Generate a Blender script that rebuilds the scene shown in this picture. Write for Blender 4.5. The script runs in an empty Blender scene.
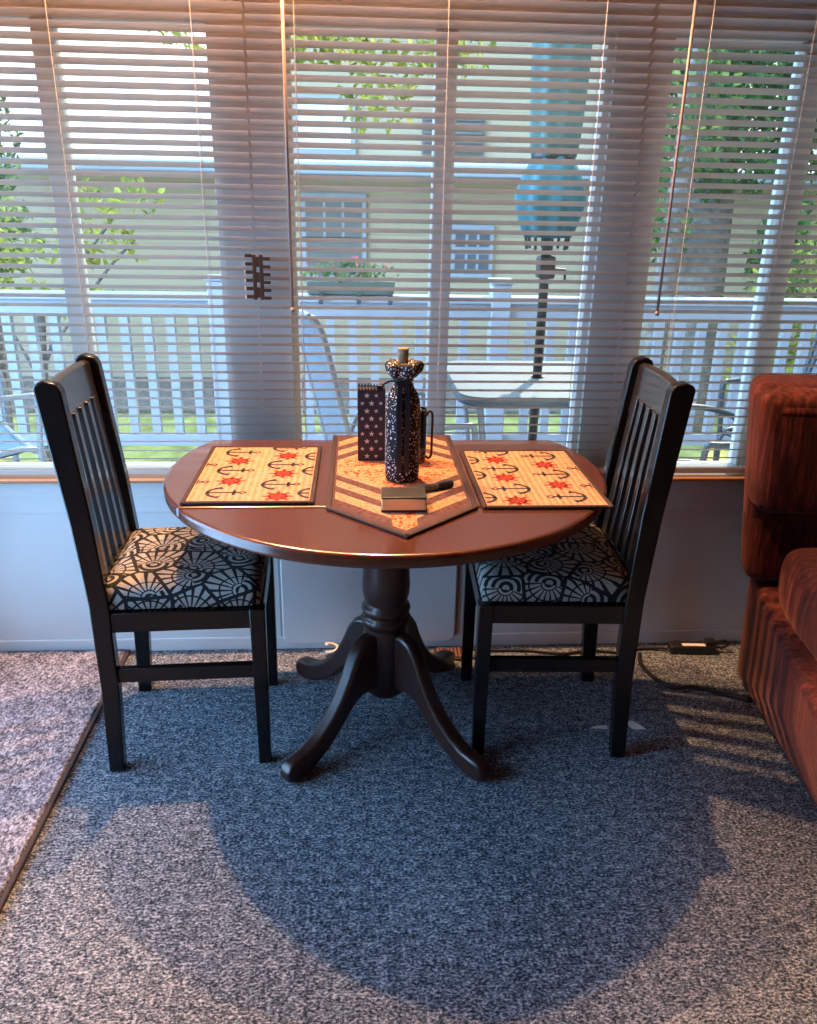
import bpy, bmesh, math, random
from mathutils import Vector, Matrix, Euler
PI = math.pi
C = bpy.context.scene.collection
sc = bpy.context.scene
rng = random.Random(7)

# ------------------------------------------------------------------ materials
def nmat(name):
    m = bpy.data.materials.new(name); m.use_nodes = True
    nt = m.node_tree; nt.nodes.clear()
    out = nt.nodes.new('ShaderNodeOutputMaterial')
    return m, nt, out
def N(nt, t, **kw):
    n = nt.nodes.new(t)
    for k, v in kw.items():
        if k.startswith('i_'):
            key = k[2:]
            key = int(key) if key.isdigit() else key
            n.inputs[key].default_value = v
        else: setattr(n, k, v)
    return n
def L(nt, a, b): nt.links.new(a, b)
def math_n(nt, op, a, b=None, c=None):
    n = nt.nodes.new('ShaderNodeMath'); n.operation = op
    for i, v in enumerate((a, b, c)):
        if v is None: continue
        if isinstance(v, (int, float)): n.inputs[i].default_value = v
        else: nt.links.new(v, n.inputs[i])
    return n.outputs[0]
def rgba(c): return (c[0], c[1], c[2], 1)
def bsdf(nt, out, col=None, rough=.5, metal=0, spec=.5):
    b = nt.nodes.new('ShaderNodeBsdfPrincipled')
    if col is not None: b.inputs['Base Color'].default_value = rgba(col)
    b.inputs['Roughness'].default_value = rough; b.inputs['Metallic'].default_value = metal
    b.inputs['Specular IOR Level'].default_value = spec
    nt.links.new(b.outputs[0], out.inputs[0]); return b
def ramp(nt, fac, stops, interp='LINEAR'):
    r = nt.nodes.new('ShaderNodeValToRGB'); cr = r.color_ramp; cr.interpolation = interp
    while len(cr.elements) > 1: cr.elements.remove(cr.elements[-1])
    cr.elements[0].position = stops[0][0]; cr.elements[0].color = rgba(stops[0][1])
    for p, c in stops[1:]:
        e = cr.elements.new(p); e.color = rgba(c)
    nt.links.new(fac, r.inputs[0]); return r.outputs[0]
def bump(nt, b, h, strength=.3, dist=.01):
    n = nt.nodes.new('ShaderNodeBump'); n.inputs['Strength'].default_value = strength; n.inputs['Distance'].default_value = dist
    nt.links.new(h, n.inputs['Height']); nt.links.new(n.outputs[0], b.inputs['Normal'])
def objco(nt, scale=(1,1,1)):
    t = nt.nodes.new('ShaderNodeTexCoord'); mp = nt.nodes.new('ShaderNodeMapping'); mp.inputs['Scale'].default_value = scale
    nt.links.new(t.outputs['Object'], mp.inputs[0]); return mp.outputs[0]
def noise(nt, co, scale, detail=2, rough=.5):
    n = nt.nodes.new('ShaderNodeTexNoise'); n.inputs['Scale'].default_value = scale; n.inputs['Detail'].default_value = detail; n.inputs['Roughness'].default_value = rough
    nt.links.new(co, n.inputs['Vector']); return n.outputs['Fac']
def plain(name, col, rough=.5, metal=0, var=.08, scale=6, spec=.5):
    m, nt, out = nmat(name); b = bsdf(nt, out, col, rough, metal, spec)
    f = noise(nt, objco(nt), scale, 3)
    c = ramp(nt, f, [(.3, [x*(1-var) for x in col]), (.7, [min(1, x*(1+var)) for x in col])])
    L(nt, c, b.inputs['Base Color']); return m
def wood(name, c0, c1, rough=.3, scale=(3, 40, 40), axis=None, coat=0, spec=.5):
    m, nt, out = nmat(name); b = bsdf(nt, out, c0, rough)
    f = noise(nt, objco(nt, scale), 2.2, 4, .6)
    L(nt, ramp(nt, f, [(.3, c0), (.72, c1)]), b.inputs['Base Color'])
    b.inputs['Specular IOR Level'].default_value = spec; b.inputs['Coat Weight'].default_value = coat; b.inputs['Coat Roughness'].default_value = .12; b.inputs['Coat IOR'].default_value = 1.65
    bump(nt, b, f, .05, .002); return m
def carpet(name, stops, scale=170, streak=(1, 1, 1), warm=None):
    m, nt, out = nmat(name); b = bsdf(nt, out, (.3,.3,.3), .95, 0, .1)
    co = objco(nt, streak)
    f = noise(nt, co, scale, 3, .75)
    f2 = noise(nt, co, scale*.28, 2, .5)
    f3 = noise(nt, objco(nt), 2.2, 2, .5)
    s = math_n(nt, 'ADD', math_n(nt, 'MULTIPLY', f, .72), math_n(nt, 'MULTIPLY', f2, .2))
    s = math_n(nt, 'ADD', s, math_n(nt, 'MULTIPLY', f3, .08))
    L(nt, ramp(nt, s, stops), b.inputs['Base Color'])
    bump(nt, b, f, .9, .006); return m
def leafmat(name, cols, trans=.5):
    m, nt, out = nmat(name)
    f = noise(nt, objco(nt), 9, 2, .6)
    c = ramp(nt, f, [(.3, cols[0]), (.5, cols[1]), (.7, cols[2])])
    d = N(nt, 'ShaderNodeBsdfDiffuse'); t = N(nt, 'ShaderNodeBsdfTranslucent'); mx = N(nt, 'ShaderNodeMixShader'); mx.inputs[0].default_value = trans
    L(nt, c, d.inputs[0]); L(nt, c, t.inputs[0]); L(nt, d.outputs[0], mx.inputs[1]); L(nt, t.outputs[0], mx.inputs[2]); L(nt, mx.outputs[0], out.inputs[0])
    return m
def glassmat(name, tint=(1,1,1), refl=1.0):
    m, nt, out = nmat(name)
    fr = N(nt, 'ShaderNodeFresnel'); fr.inputs[0].default_value = 1.45
    t = N(nt, 'ShaderNodeBsdfTransparent'); t.inputs[0].default_value = rgba(tint)
    g = N(nt, 'ShaderNodeBsdfGlossy'); g.inputs['Roughness'].default_value = .02
    mx = N(nt, 'ShaderNodeMixShader'); L(nt, math_n(nt, 'MULTIPLY', fr.outputs[0], refl), mx.inputs[0])
    L(nt, t.outputs[0], mx.inputs[1]); L(nt, g.outputs[0], mx.inputs[2]); L(nt, mx.outputs[0], out.inputs[0])
    return m

# ------------------------------------------------------------------ mesh helpers
def box(bm, x0, x1, y0, y1, z0, z1, M=None, mi=0):
    vs = [bm.verts.new((x, y, z)) for z in (z0, z1) for y in (y0, y1) for x in (x0, x1)]
    if M is not None:
        for v in vs: v.co = M @ v.co
    for q in ((0,2,3,1),(4,5,7,6),(0,1,5,4),(2,6,7,3),(0,4,6,2),(1,3,7,5)):
        f = bm.faces.new([vs[i] for i in q]); f.material_index = mi
    return vs
def prism(bm, pts, h0, h1, M=None, mi=0, mis=None):
    """pts: 2D polygon (ccw) extruded along local z between h0 and h1, then placed by M"""
    lo = [bm.verts.new((p[0], p[1], h0)) for p in pts]; hi = [bm.verts.new((p[0], p[1], h1)) for p in pts]
    f1 = bm.faces.new(list(reversed(lo))); f2 = bm.faces.new(hi); f1.material_index = f2.material_index = mi
    n = len(pts)
    for i in range(n):
        f = bm.faces.new((lo[i], lo[(i+1) % n], hi[(i+1) % n], hi[i])); f.material_index = mi if mis is None else mis
    if M is not None:
        for v in lo + hi: v.co = M @ v.co
def lathe(bm, prof, n=32, c=(0,0,0), mi=0, wob=None):
    rings = []
    for (r, z) in prof:
        ring = []
        for k in range(n):
            a = 2*PI*k/n; rr = r*(1 + (wob(a, z) if wob else 0))
            ring.append(bm.verts.new((c[0]+rr*math.cos(a), c[1]+rr*math.sin(a), c[2]+z)))
        rings.append(ring)
    for a, b in zip(rings, rings[1:]):
        for k in range(n):
            f = bm.faces.new((a[k], a[(k+1) % n], b[(k+1) % n], b[k])); f.material_index = mi
    for ring, rev in ((rings[0], True), (rings[-1], False)):
        f = bm.faces.new(list(reversed(ring)) if rev else ring); f.material_index = mi
def tube(bm, pts, r, n=8, closed=False, mi=0):
    pts = [Vector(p) for p in pts]; rings = []
    up = Vector((0,0,1)); prev = None
    m = len(pts)
    for i, p in enumerate(pts):
        if closed: t = (pts[(i+1) % m]-pts[i-1]).normalized()
        else: t = (pts[min(i+1, m-1)]-pts[max(i-1, 0)]).normalized()
        if prev is None:
            a = t.cross(up if abs(t.z) < .9 else Vector((1,0,0))).normalized()
        else:
            a = (prev - t*prev.dot(t)).normalized()
        prev = a; b = t.cross(a)
        rr = r[i] if isinstance(r, (list, tuple)) else r
        rings.append([bm.verts.new(p + (a*math.cos(2*PI*k/n) + b*math.sin(2*PI*k/n))*rr) for k in range(n)])
    for i in range(m if closed else m-1):
        A, B = rings[i], rings[(i+1) % m]
        for k in range(n):
            f = bm.faces.new((A[k], A[(k+1) % n], B[(k+1) % n], B[k])); f.material_index = mi
    if not closed:
        bm.faces.new(list(reversed(rings[0]))); bm.faces.new(rings[-1])
def smooth_pts(pts, k=6, closed=False):
    pts = [Vector(p) for p in pts]; out = []; n = len(pts)
    rngi = range(n if closed else n-1)
    for i in rngi:
        p0 = pts[i-1] if (closed or i > 0) else pts[i]; p1 = pts[i]; p2 = pts[(i+1) % n]; p3 = pts[(i+2) % n] if (closed or i+2 < n) else p2
        for j in range(k):
            t = j/k
            out.append(.5*((2*p1)+(-p0+p2)*t+(2*p0-5*p1+4*p2-p3)*t*t+(-p0+3*p1-3*p2+p3)*t**3))
    if not closed: out.append(pts[-1])
    return out
def obj(name, bm, mats, parent=None, smooth=False, bevel=0, seg=2, loc=None, rot=None, sub=0):
    me = bpy.data.meshes.new(name)
    bmesh.ops.recalc_face_normals(bm, faces=bm.faces)
    bm.to_mesh(me); bm.free()
    for m in (mats if isinstance(mats, (list, tuple)) else [mats]): me.materials.append(m)
    if smooth:
        for p in me.polygons: p.use_smooth = True
    o = bpy.data.objects.new(name, me); C.objects.link(o)
    if bevel:
        b = o.modifiers.new('bevel', 'BEVEL'); b.width = bevel; b.segments = seg; b.limit_method = 'ANGLE'; b.angle_limit = .6
        if not smooth:
            for p in me.polygons: p.use_smooth = True
            me.set_sharp_from_angle(angle=math.radians(40)) if hasattr(me, 'set_sharp_from_angle') else None
    if sub:
        s = o.modifiers.new('sub', 'SUBSURF'); s.levels = s.render_levels = sub
    if parent: o.parent = parent
    if loc: o.location = loc
    if rot: o.rotation_euler = rot
    return o
def B(): return bmesh.new()
def tag(o, label=None, cat=None, group=None, kind=None):
    if label: o['label'] = label
    if cat: o['category'] = cat
    if group: o['group'] = group
    if kind: o['kind'] = kind
    return o
def thing(name, label, cat, loc=(0,0,0), rz=0, group=None):
    o = bpy.data.objects.new(name, None); C.objects.link(o); o.empty_display_size = .05
    o.location = loc; o.rotation_euler = (0, 0, rz)
    return tag(o, label, cat, group)
def struct(name, bm, m, parent=None, **kw):
    o = obj(name, bm, m, parent, **kw)
    if parent is None: o['kind'] = 'structure'
    return o
def copy_tree(o, parent=None):
    c = o.copy(); C.objects.link(c)
    if parent: c.parent = parent
    for ch in list(o.children): copy_tree(ch, c)
    return c

# ------------------------------------------------------------------ palette
M_wall = plain('wall_paint', (.72,.72,.70), .6, var=.03)
M_ceil = wood('ceiling_panelling', (.12,.075,.045), (.18,.11,.07), .6, (2,20,20))
M_panel = wood('wall_panelling', (.06,.036,.022), (.10,.06,.036), .5, (20,20,2))
M_white = plain('white_vinyl', (.74,.74,.73), .4, var=.03)
M_slat = plain('blind_slat_white', (.58,.525,.445), .45, var=.02)
M_cord = plain('cord_white', (.55,.54,.52), .6)
M_wand = plain('wand_plastic', (.27,.22,.20), .35)
M_sill = wood('sill_oak', (.32,.15,.07), (.50,.27,.13), .4)
M_carpet = carpet('carpet_slate_fleck', [(.425,(.020,.030,.044)), (.49,(.115,.142,.175)), (.55,(.29,.335,.375)), (.61,(.64,.66,.68))], 135, (1,1.5,1))
M_rug = carpet('carpet_lavender_fleck', [(.42,(.055,.058,.075)), (.49,(.18,.185,.22)), (.55,(.32,.325,.375)), (.62,(.56,.57,.62))], 115, (1.4,1,1))
M_rugedge = plain('rug_binding', (.045,.035,.035), .9)
M_black = wood('black_lacquer', (.0045,.0035,.0035), (.009,.006,.0055), .24, (30,30,4), spec=.42)
M_satin = wood('black_satin', (.010,.009,.009), (.017,.014,.013), .38, (30,30,4), spec=.6, coat=.6)
M_table = wood('cherry_table', (.062,.018,.008), (.105,.032,.013), .26, (3,45,45), coat=1.0)
M_tedge = wood('cherry_table_edge', (.075,.018,.010), (.12,.032,.016), .26, (3,45,45), coat=.3)
M_ped = wood('dark_cherry', (.020,.006,.004), (.042,.012,.007), .40, (30,30,4), coat=.2)
M_glass = glassmat('window_glass', (.96,.97,.97), .7)
M_mug = glassmat('mug_glass', (.55,.50,.48), 1.3)
M_siding = None
def siding():
    m, nt, out = nmat('cream_siding'); b = bsdf(nt, out, (.74,.62,.46), .7)
    co = objco(nt); sx = N(nt, 'ShaderNodeSeparateXYZ'); L(nt, co, sx.inputs[0])
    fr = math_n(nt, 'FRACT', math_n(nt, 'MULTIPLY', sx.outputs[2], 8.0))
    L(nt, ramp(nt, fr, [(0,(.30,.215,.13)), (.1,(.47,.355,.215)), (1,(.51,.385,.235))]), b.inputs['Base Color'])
    bump(nt, b, fr, .5, .02); return m
M_siding = siding()
def roofmat():
    m, nt, out = nmat('pale_shingle'); b = bsdf(nt, out, (.7,.62,.6), .9)
    co = objco(nt); br = N(nt, 'ShaderNodeTexBrick'); L(nt, co, br.inputs['Vector'])
    br.inputs['Color1'].default_value = (.70,.61,.60,1); br.inputs['Color2'].default_value = (.62,.54,.53,1); br.inputs['Mortar'].default_value = (.52,.46,.46,1)
    br.inputs['Scale'].default_value = 3; br.inputs['Mortar Size'].default_value = .02
    L(nt, br.outputs[0], b.inputs['Base Color']); return m
M_roof = roofmat()
M_ext = plain('exterior_white', (.33,.34,.36), .5, var=.04)
M_deck = wood('deck_boards', (.30,.33,.38), (.42,.45,.50), .7, (3,30,30))
M_greyshut = plain('grey_shutter', (.17,.15,.125), .5)
M_darkpane = plain('dark_pane', (.10,.11,.12), .15)
M_trunk = plain('bark', (.17,.14,.12), .95, var=.4, scale=14)
M_lawn = None
def lawnmat():
    m, nt, out = nmat('lawn'); b = bsdf(nt, out, (.35,.45,.08), .9, spec=.1)
    f = noise(nt, objco(nt), 3.0, 5, .7)
    L(nt, ramp(nt, f, [(.3,(.12,.11,.05)), (.5,(.33,.30,.08)), (.7,(.50,.43,.15))]), b.inputs['Base Color']); return m
M_lawn = lawnmat()
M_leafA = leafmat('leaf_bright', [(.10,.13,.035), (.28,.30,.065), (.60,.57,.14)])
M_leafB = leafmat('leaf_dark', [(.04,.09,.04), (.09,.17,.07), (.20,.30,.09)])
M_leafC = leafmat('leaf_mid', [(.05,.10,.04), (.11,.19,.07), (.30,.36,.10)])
M_teal = plain('teal_canvas', (.075,.15,.135), .8, var=.15, scale=12)
M_teal2 = plain('teal_valance', (.035,.13,.145), .8, var=.2, scale=20)
M_pole = plain('bronze_metal', (.05,.045,.045), .4, .6)
M_sling = plain('sling_mesh', (.13,.15,.17), .7, var=.1, scale=40)
M_slingblue = plain('sling_blue', (.05,.12,.20), .7, var=.1, scale=40)
M_frame = plain('patio_frame', (.22,.23,.24), .4, .2)
M_framed = plain('patio_frame_dark', (.06,.075,.085), .4, .3)
M_brass = plain('aged_brass', (.085,.05,.03), .45, .5)
M_ivory = plain('ivory_tip', (.8,.72,.6), .4)
M_blackplastic = plain('black_plastic', (.012,.012,.013), .45)
M_label_fleck = plain('label_fleck_white', (.8,.8,.78), .7)
M_cork = plain('cork', (.27,.17,.08), .8, var=.3, scale=90)
M_ribbon = plain('navy_ribbon', (.006,.006,.010), .5)
def velvet():
    m, nt, out = nmat('rust_velvet'); b = bsdf(nt, out, (.2,.03,.015), .75, spec=.2)
    f = noise(nt, objco(nt, (60, 60, 3.0)), 1.2, 4, .7)
    f2 = noise(nt, objco(nt), 5, 3, .6)
    s = math_n(nt, 'ADD', math_n(nt, 'MULTIPLY', f, .65), math_n(nt, 'MULTIPLY', f2, .35))
    L(nt, ramp(nt, s, [(.38,(.020,.005,.006)), (.5,(.060,.012,.011)), (.62,(.15,.036,.026))]), b.inputs['Base Color'])
    b.inputs['Sheen Weight'].default_value = .3; b.inputs['Sheen Roughness'].default_value = .4
    b.inputs['Sheen Tint'].default_value = (.7,.35,.28,1)
    bump(nt, b, s, .35, .01); return m
M_velvet = velvet()
def fanfabric():
    m, nt, out = nmat('fan_print_fabric'); b = bsdf(nt, out, (.02,.02,.02), .8, spec=.2)
    t = N(nt, 'ShaderNodeTexCoord'); sx = N(nt, 'ShaderNodeSeparateXYZ'); L(nt, t.outputs['Object'], sx.inputs[0])
    u = sx.outputs[0]; v = math_n(nt, 'SUBTRACT', sx.outputs[1], math_n(nt, 'MULTIPLY', math_n(nt, 'SIGN', sx.outputs[1]), math_n(nt, 'SUBTRACT', sx.outputs[2], .526)))
    cb = N(nt, 'ShaderNodeCombineXYZ'); L(nt, u, cb.inputs[0]); L(nt, v, cb.inputs[1])
    sc_ = 9.5
    vo = N(nt, 'ShaderNodeTexVoronoi'); vo.voronoi_dimensions = '2D'; vo.inputs['Scale'].default_value = sc_; vo.inputs['Randomness'].default_value = .7
    L(nt, cb.outputs[0], vo.inputs['Vector'])
    ed = N(nt, 'ShaderNodeTexVoronoi'); ed.voronoi_dimensions = '2D'; ed.feature = 'DISTANCE_TO_EDGE'; ed.inputs['Scale'].default_value = sc_; ed.inputs['Randomness'].default_value = .7
    L(nt, cb.outputs[0], ed.inputs['Vector'])
    sepc = N(nt, 'ShaderNodeSeparateColor'); L(nt, vo.outputs['Color'], sepc.inputs[0])
    sub = N(nt, 'ShaderNodeVectorMath', operation='SUBTRACT'); L(nt, cb.outputs[0], sub.inputs[0]); L(nt, vo.outputs['Position'], sub.inputs[1])
    rot = math_n(nt, 'MULTIPLY', math_n(nt, 'SUBTRACT', sepc.outputs[0], .5), 4.4)
    vr = N(nt, 'ShaderNodeVectorRotate', rotation_type='Z_AXIS'); L(nt, sub.outputs[0], vr.inputs['Vector']); L(nt, rot, vr.inputs['Angle'])
    off = N(nt, 'ShaderNodeVectorMath', operation='ADD'); L(nt, vr.outputs[0], off.inputs[0]); off.inputs[1].default_value = (0, .030, 0)
    s2 = N(nt, 'ShaderNodeSeparateXYZ'); L(nt, off.outputs[0], s2.inputs[0])
    ang = math_n(nt, 'ARCTAN2', s2.outputs[1], s2.outputs[0])
    r = N(nt, 'ShaderNodeVectorMath', operation='LENGTH'); L(nt, off.outputs[0], r.inputs[0]); r = r.outputs['Value']
    st = math_n(nt, 'GREATER_THAN', math_n(nt, 'SINE', math_n(nt, 'MULTIPLY', ang, 19.0)), -.45)
    upper = math_n(nt, 'GREATER_THAN', s2.outputs[1], .004)
    edge = math_n(nt, 'GREATER_THAN', ed.outputs['Distance'], .045)
    wed = math_n(nt, 'MULTIPLY', math_n(nt, 'MULTIPLY', st, upper), math_n(nt, 'GREATER_THAN', r, .022))
    brk = math_n(nt, 'GREATER_THAN', math_n(nt, 'ABSOLUTE', math_n(nt, 'SUBTRACT', r, .050)), .0022)
    wed = math_n(nt, 'MULTIPLY', wed, brk)
    arcs = math_n(nt, 'MULTIPLY', math_n(nt, 'GREATER_THAN', math_n(nt, 'SINE', math_n(nt, 'MULTIPLY', r, 340)), .1), math_n(nt, 'SUBTRACT', 1.0, upper))
    ring = math_n(nt, 'MULTIPLY', math_n(nt, 'GREATER_THAN', r, .0125), math_n(nt, 'LESS_THAN', r, .0185))
    fac = math_n(nt, 'MULTIPLY', math_n(nt, 'MAXIMUM', math_n(nt, 'MAXIMUM', wed, arcs), math_n(nt, 'MULTIPLY', ring, upper)), edge)
    mx = N(nt, 'ShaderNodeMix', data_type='RGBA'); L(nt, fac, mx.inputs[0])
    mx.inputs[6].default_value = (.012,.013,.016,1); mx.inputs[7].default_value = (.33,.32,.295,1)
    L(nt, mx.outputs[2], b.inputs['Base Color']); return m
M_fan = fanfabric()
def dots(name, scale, rad, randomness, base, dot, jitter=True):
    m, nt, out = nmat(name); b = bsdf(nt, out, base, .7, spec=.25)
    t = N(nt, 'ShaderNodeTexCoord')
    vo = N(nt, 'ShaderNodeTexVoronoi'); vo.inputs['Scale'].default_value = scale; vo.inputs['Randomness'].default_value = randomness
    L(nt, t.outputs['Object'], vo.inputs['Vector'])
    sep = N(nt, 'ShaderNodeSeparateColor'); L(nt, vo.outputs['Color'], sep.inputs[0])
    thr = math_n(nt, 'MULTIPLY', math_n(nt, 'ADD', math_n(nt, 'MULTIPLY', sep.outputs[0], .9), .35), rad) if jitter else rad
    f = math_n(nt, 'LESS_THAN', vo.outputs['Distance'], thr)
    mx = N(nt, 'ShaderNodeMix', data_type='RGBA'); L(nt, f, mx.inputs[0]); mx.inputs[6].default_value = rgba(base); mx.inputs[7].default_value = rgba(dot)
    L(nt, mx.outputs[2], b.inputs['Base Color']); return m
M_stars = dots('navy_speckle_fabric', 185, .36, 1, (.010,.009,.014), (.62,.60,.58))
M_bag = plain('navy_paper', (.014,.012,.018), .6)
M_star = plain('star_print', (.50,.47,.45), .6)
M_cream = None
def quilt():
    m, nt, out = nmat('peach_quilt'); b = bsdf(nt, out, (.6,.33,.16), .85, spec=.1)
    co = objco(nt); sx = N(nt, 'ShaderNodeSeparateXYZ'); L(nt, co, sx.inputs[0])
    w = math_n(nt, 'SINE', math_n(nt, 'MULTIPLY', sx.outputs[0], 420))
    f = noise(nt, co, 60, 3, .6)
    s = math_n(nt, 'ADD', math_n(nt, 'MULTIPLY', w, .12), f)
    L(nt, ramp(nt, s, [(.3,(.39,.215,.13)), (.6,(.49,.305,.20))]), b.inputs['Base Color'])
    bump(nt, b, w, .35, .002); return m
M_cream = quilt()
M_matedge = plain('dark_binding', (.030,.016,.018), .85)
M_motif = plain('anchor_print', (.022,.020,.03), .8)
M_red = plain('wheel_print', (.34,.03,.02), .8)
def runnermat():
    m, nt, out = nmat('runner_patchwork'); b = bsdf(nt, out, (.5,.3,.15), .85, spec=.1)
    co = objco(nt); sx = N(nt, 'ShaderNodeSeparateXYZ'); L(nt, co, sx.inputs[0])
    ax = math_n(nt, 'ABSOLUTE', sx.outputs[0]); ay = math_n(nt, 'ABSOLUTE', sx.outputs[1])
    v = math_n(nt, 'ADD', math_n(nt, 'MULTIPLY', ax, 1.01), ay)
    brown = (.115,.062,.066); cream = (.45,.285,.18)
    stripes = ramp(nt, v, [(0,cream), (.205,brown), (.245,cream), (.288,brown), (.328,cream), (.375,brown), (1,brown)], 'CONSTANT')
    nz = noise(nt, co, 130, 2, .6)
    nzr = ramp(nt, nz, [(.35,(.45,.45,.45)), (.6,(1.1,1.1,1.1))])
    mult = N(nt, 'ShaderNodeMix', data_type='RGBA', blend_type='MULTIPLY'); mult.inputs[0].default_value = .8
    L(nt, stripes, mult.inputs[6]); L(nt, nzr, mult.inputs[7])
    red = ramp(nt, noise(nt, co, 95, 2, .6), [(.42,(.42,.05,.025)), (.5,(.66,.38,.2)), (.58,(.50,.10,.05)), (.66,(.62,.40,.22))])
    # concentric hexagon medallion and a strip of the same red print down the middle
    k = math_n(nt, 'ABSOLUTE', math_n(nt, 'SINE', math_n(nt, 'MULTIPLY', v, 70)))
    inmed = math_n(nt, 'MULTIPLY', math_n(nt, 'LESS_THAN', v, .185), math_n(nt, 'GREATER_THAN', k, .25))
    strip = math_n(nt, 'MULTIPLY', math_n(nt, 'LESS_THAN', ax, .026), math_n(nt, 'LESS_THAN', v, .425))
    f = math_n(nt, 'MAXIMUM', inmed, strip)
    mx = N(nt, 'ShaderNodeMix', data_type='RGBA'); L(nt, f, mx.inputs[0]); L(nt, mult.outputs[2], mx.inputs[6]); L(nt, red, mx.inputs[7])
    bord = math_n(nt, 'MAXIMUM', math_n(nt, 'GREATER_THAN', ax, .147), math_n(nt, 'MULTIPLY', math_n(nt, 'GREATER_THAN', v, .415), 1.0))
    m2 = N(nt, 'ShaderNodeMix', data_type='RGBA'); L(nt, bord, m2.inputs[0]); L(nt, mx.outputs[2], m2.inputs[6]); m2.inputs[7].default_value = rgba((.085,.052,.060))
    L(nt, m2.outputs[2], b.inputs['Base Color']); bump(nt, b, nz, .3, .002); return m
M_runner = runnermat()

# ------------------------------------------------------------------ the room
WY = 2.337            # inner face of the wall under the windows
XL, XR, YF, ZC = -1.30, 2.35, -2.3, 2.62
bm = B(); box(bm, XL-.12, XR+.12, YF-.1, WY+.1, -.10, 0); struct('floor', bm, M_carpet)
bm = B(); box(bm, XL-.12, XR+.12, YF-.1, WY+.12, ZC, ZC+.08); struct('ceiling', bm, M_ceil)
# window wall: dado, posts between the openings, header
PO = 2.346            # face of the posts
op = [(-1.24, -.359), (-.184, .674), (.817, 1.98)]
ZS, ZH = .585, 1.800
bm = B()
box(bm, XL-.1, XR+.1, WY, WY+.11, 0, ZS)
box(bm, XL-.1, XR+.1, PO, WY+.11, ZH, ZC)
for x0, x1 in ((XL-.1, op[0][0]), (op[0][1], op[1][0]), (op[1][1], op[2][0]), (op[2][1], XR+.1)):
    box(bm, x0, x1, PO, WY+.11, ZS, ZH)
struct('wall_back', bm, M_wall)
bm = B(); box(bm, XR, XR+.1, YF, WY, 0, ZC); struct('wall_right', bm, M_panel)
bm = B(); box(bm, XL, XR, YF-.1, YF, 0, ZC); struct('wall_front', bm, M_panel)
LW = (.75, 2.26, .06, 1.62)
bm = B()
box(bm, XL-.1, XL, YF, LW[0], 0, ZC); box(bm, XL-.1, XL, LW[1], WY, 0, ZC)
box(bm, XL-.1, XL, LW[0], LW[1], 0, LW[2]); box(bm, XL-.1, XL, LW[0], LW[1], LW[3], ZC)
struct('wall_left', bm, M_panel)
# windows
mull = [(-.806, -.756), (.208, .264), (1.186, 1.246)]
for i, (x0, x1) in enumerate(op):
    bm = B(); y0, y1, w = 2.366, 2.425, .018
    box(bm, x0, x0+w, y0, y1, ZS+.012, ZH); box(bm, x1-w, x1, y0, y1, ZS+.012, ZH)
    box(bm, x0+w, x1-w, y0, y1, ZH-w, ZH); box(bm, x0+w, x1-w, y0, y1, ZS+.012, ZS+.012+.014)
    wn = struct('window_%d' % (i+1), bm, M_white, bevel=.003)
    bm = B(); box(bm, mull[i][0], mull[i][1], y0-.008, y1, ZS+.027, ZH-w-.001); obj('mullion', bm, M_white, wn, bevel=.004)
    bm = B(); box(bm, x0+w, x1-w, 2.395, 2.399, ZS+.027, ZH-w); obj('glass_pane', bm, M_glass, wn)
bm = B(); w = .05
box(bm, XL-.08, XL-.02, LW[0], LW[0]+w, LW[2], LW[3]); box(bm, XL-.08, XL-.02, LW[1]-w, LW[1], LW[2], LW[3])
box(bm, XL-.08, XL-.02, LW[0]+w, LW[1]-w, LW[2], LW[2]+w); box(bm, XL-.08, XL-.02, LW[0]+w, LW[1]-w, LW[3]-w, LW[3])
wn = struct('window_4', bm, M_white)
bm = B(); box(bm, XL-.052, XL-.048, LW[0]+w, LW[1]-w, LW[2]+w, LW[3]-w); obj('glass_pane', bm, M_glass, wn)
# sill, apron mouldings, baseboard
bm = B(); box(bm, XL, XR, 2.292, 2.43, ZS, ZS+.013); struct('trim_1', bm, M_sill, bevel=.004)
bm = B(); box(bm, XL, XR, WY-.016, WY, ZS-.05, ZS); box(bm, XL, XR, WY-.008, WY, ZS-.105, ZS-.05); struct('trim_2', bm, M_wall, bevel=.003)
bm = B(); box(bm, XL, XR, WY-.008, WY, 0, .045); struct('baseboard_back', bm, M_wall, bevel=.003)

# pale carpet laid on the left of the floor
bm = B(); box(bm, XL, -.745, YF+.05, WY-.012, .0, .014, mi=0)
rg = obj('area_rug', bm, M_rug, bevel=.006, seg=3); tag(rg, 'pale lavender grey carpet piece on the floor left of the dark seam', 'rug')
bm = B(); box(bm, -.745, -.733, YF+.05, WY-.012, 0, .011); obj('binding', bm, M_rugedge, rg, bevel=.003)

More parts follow.
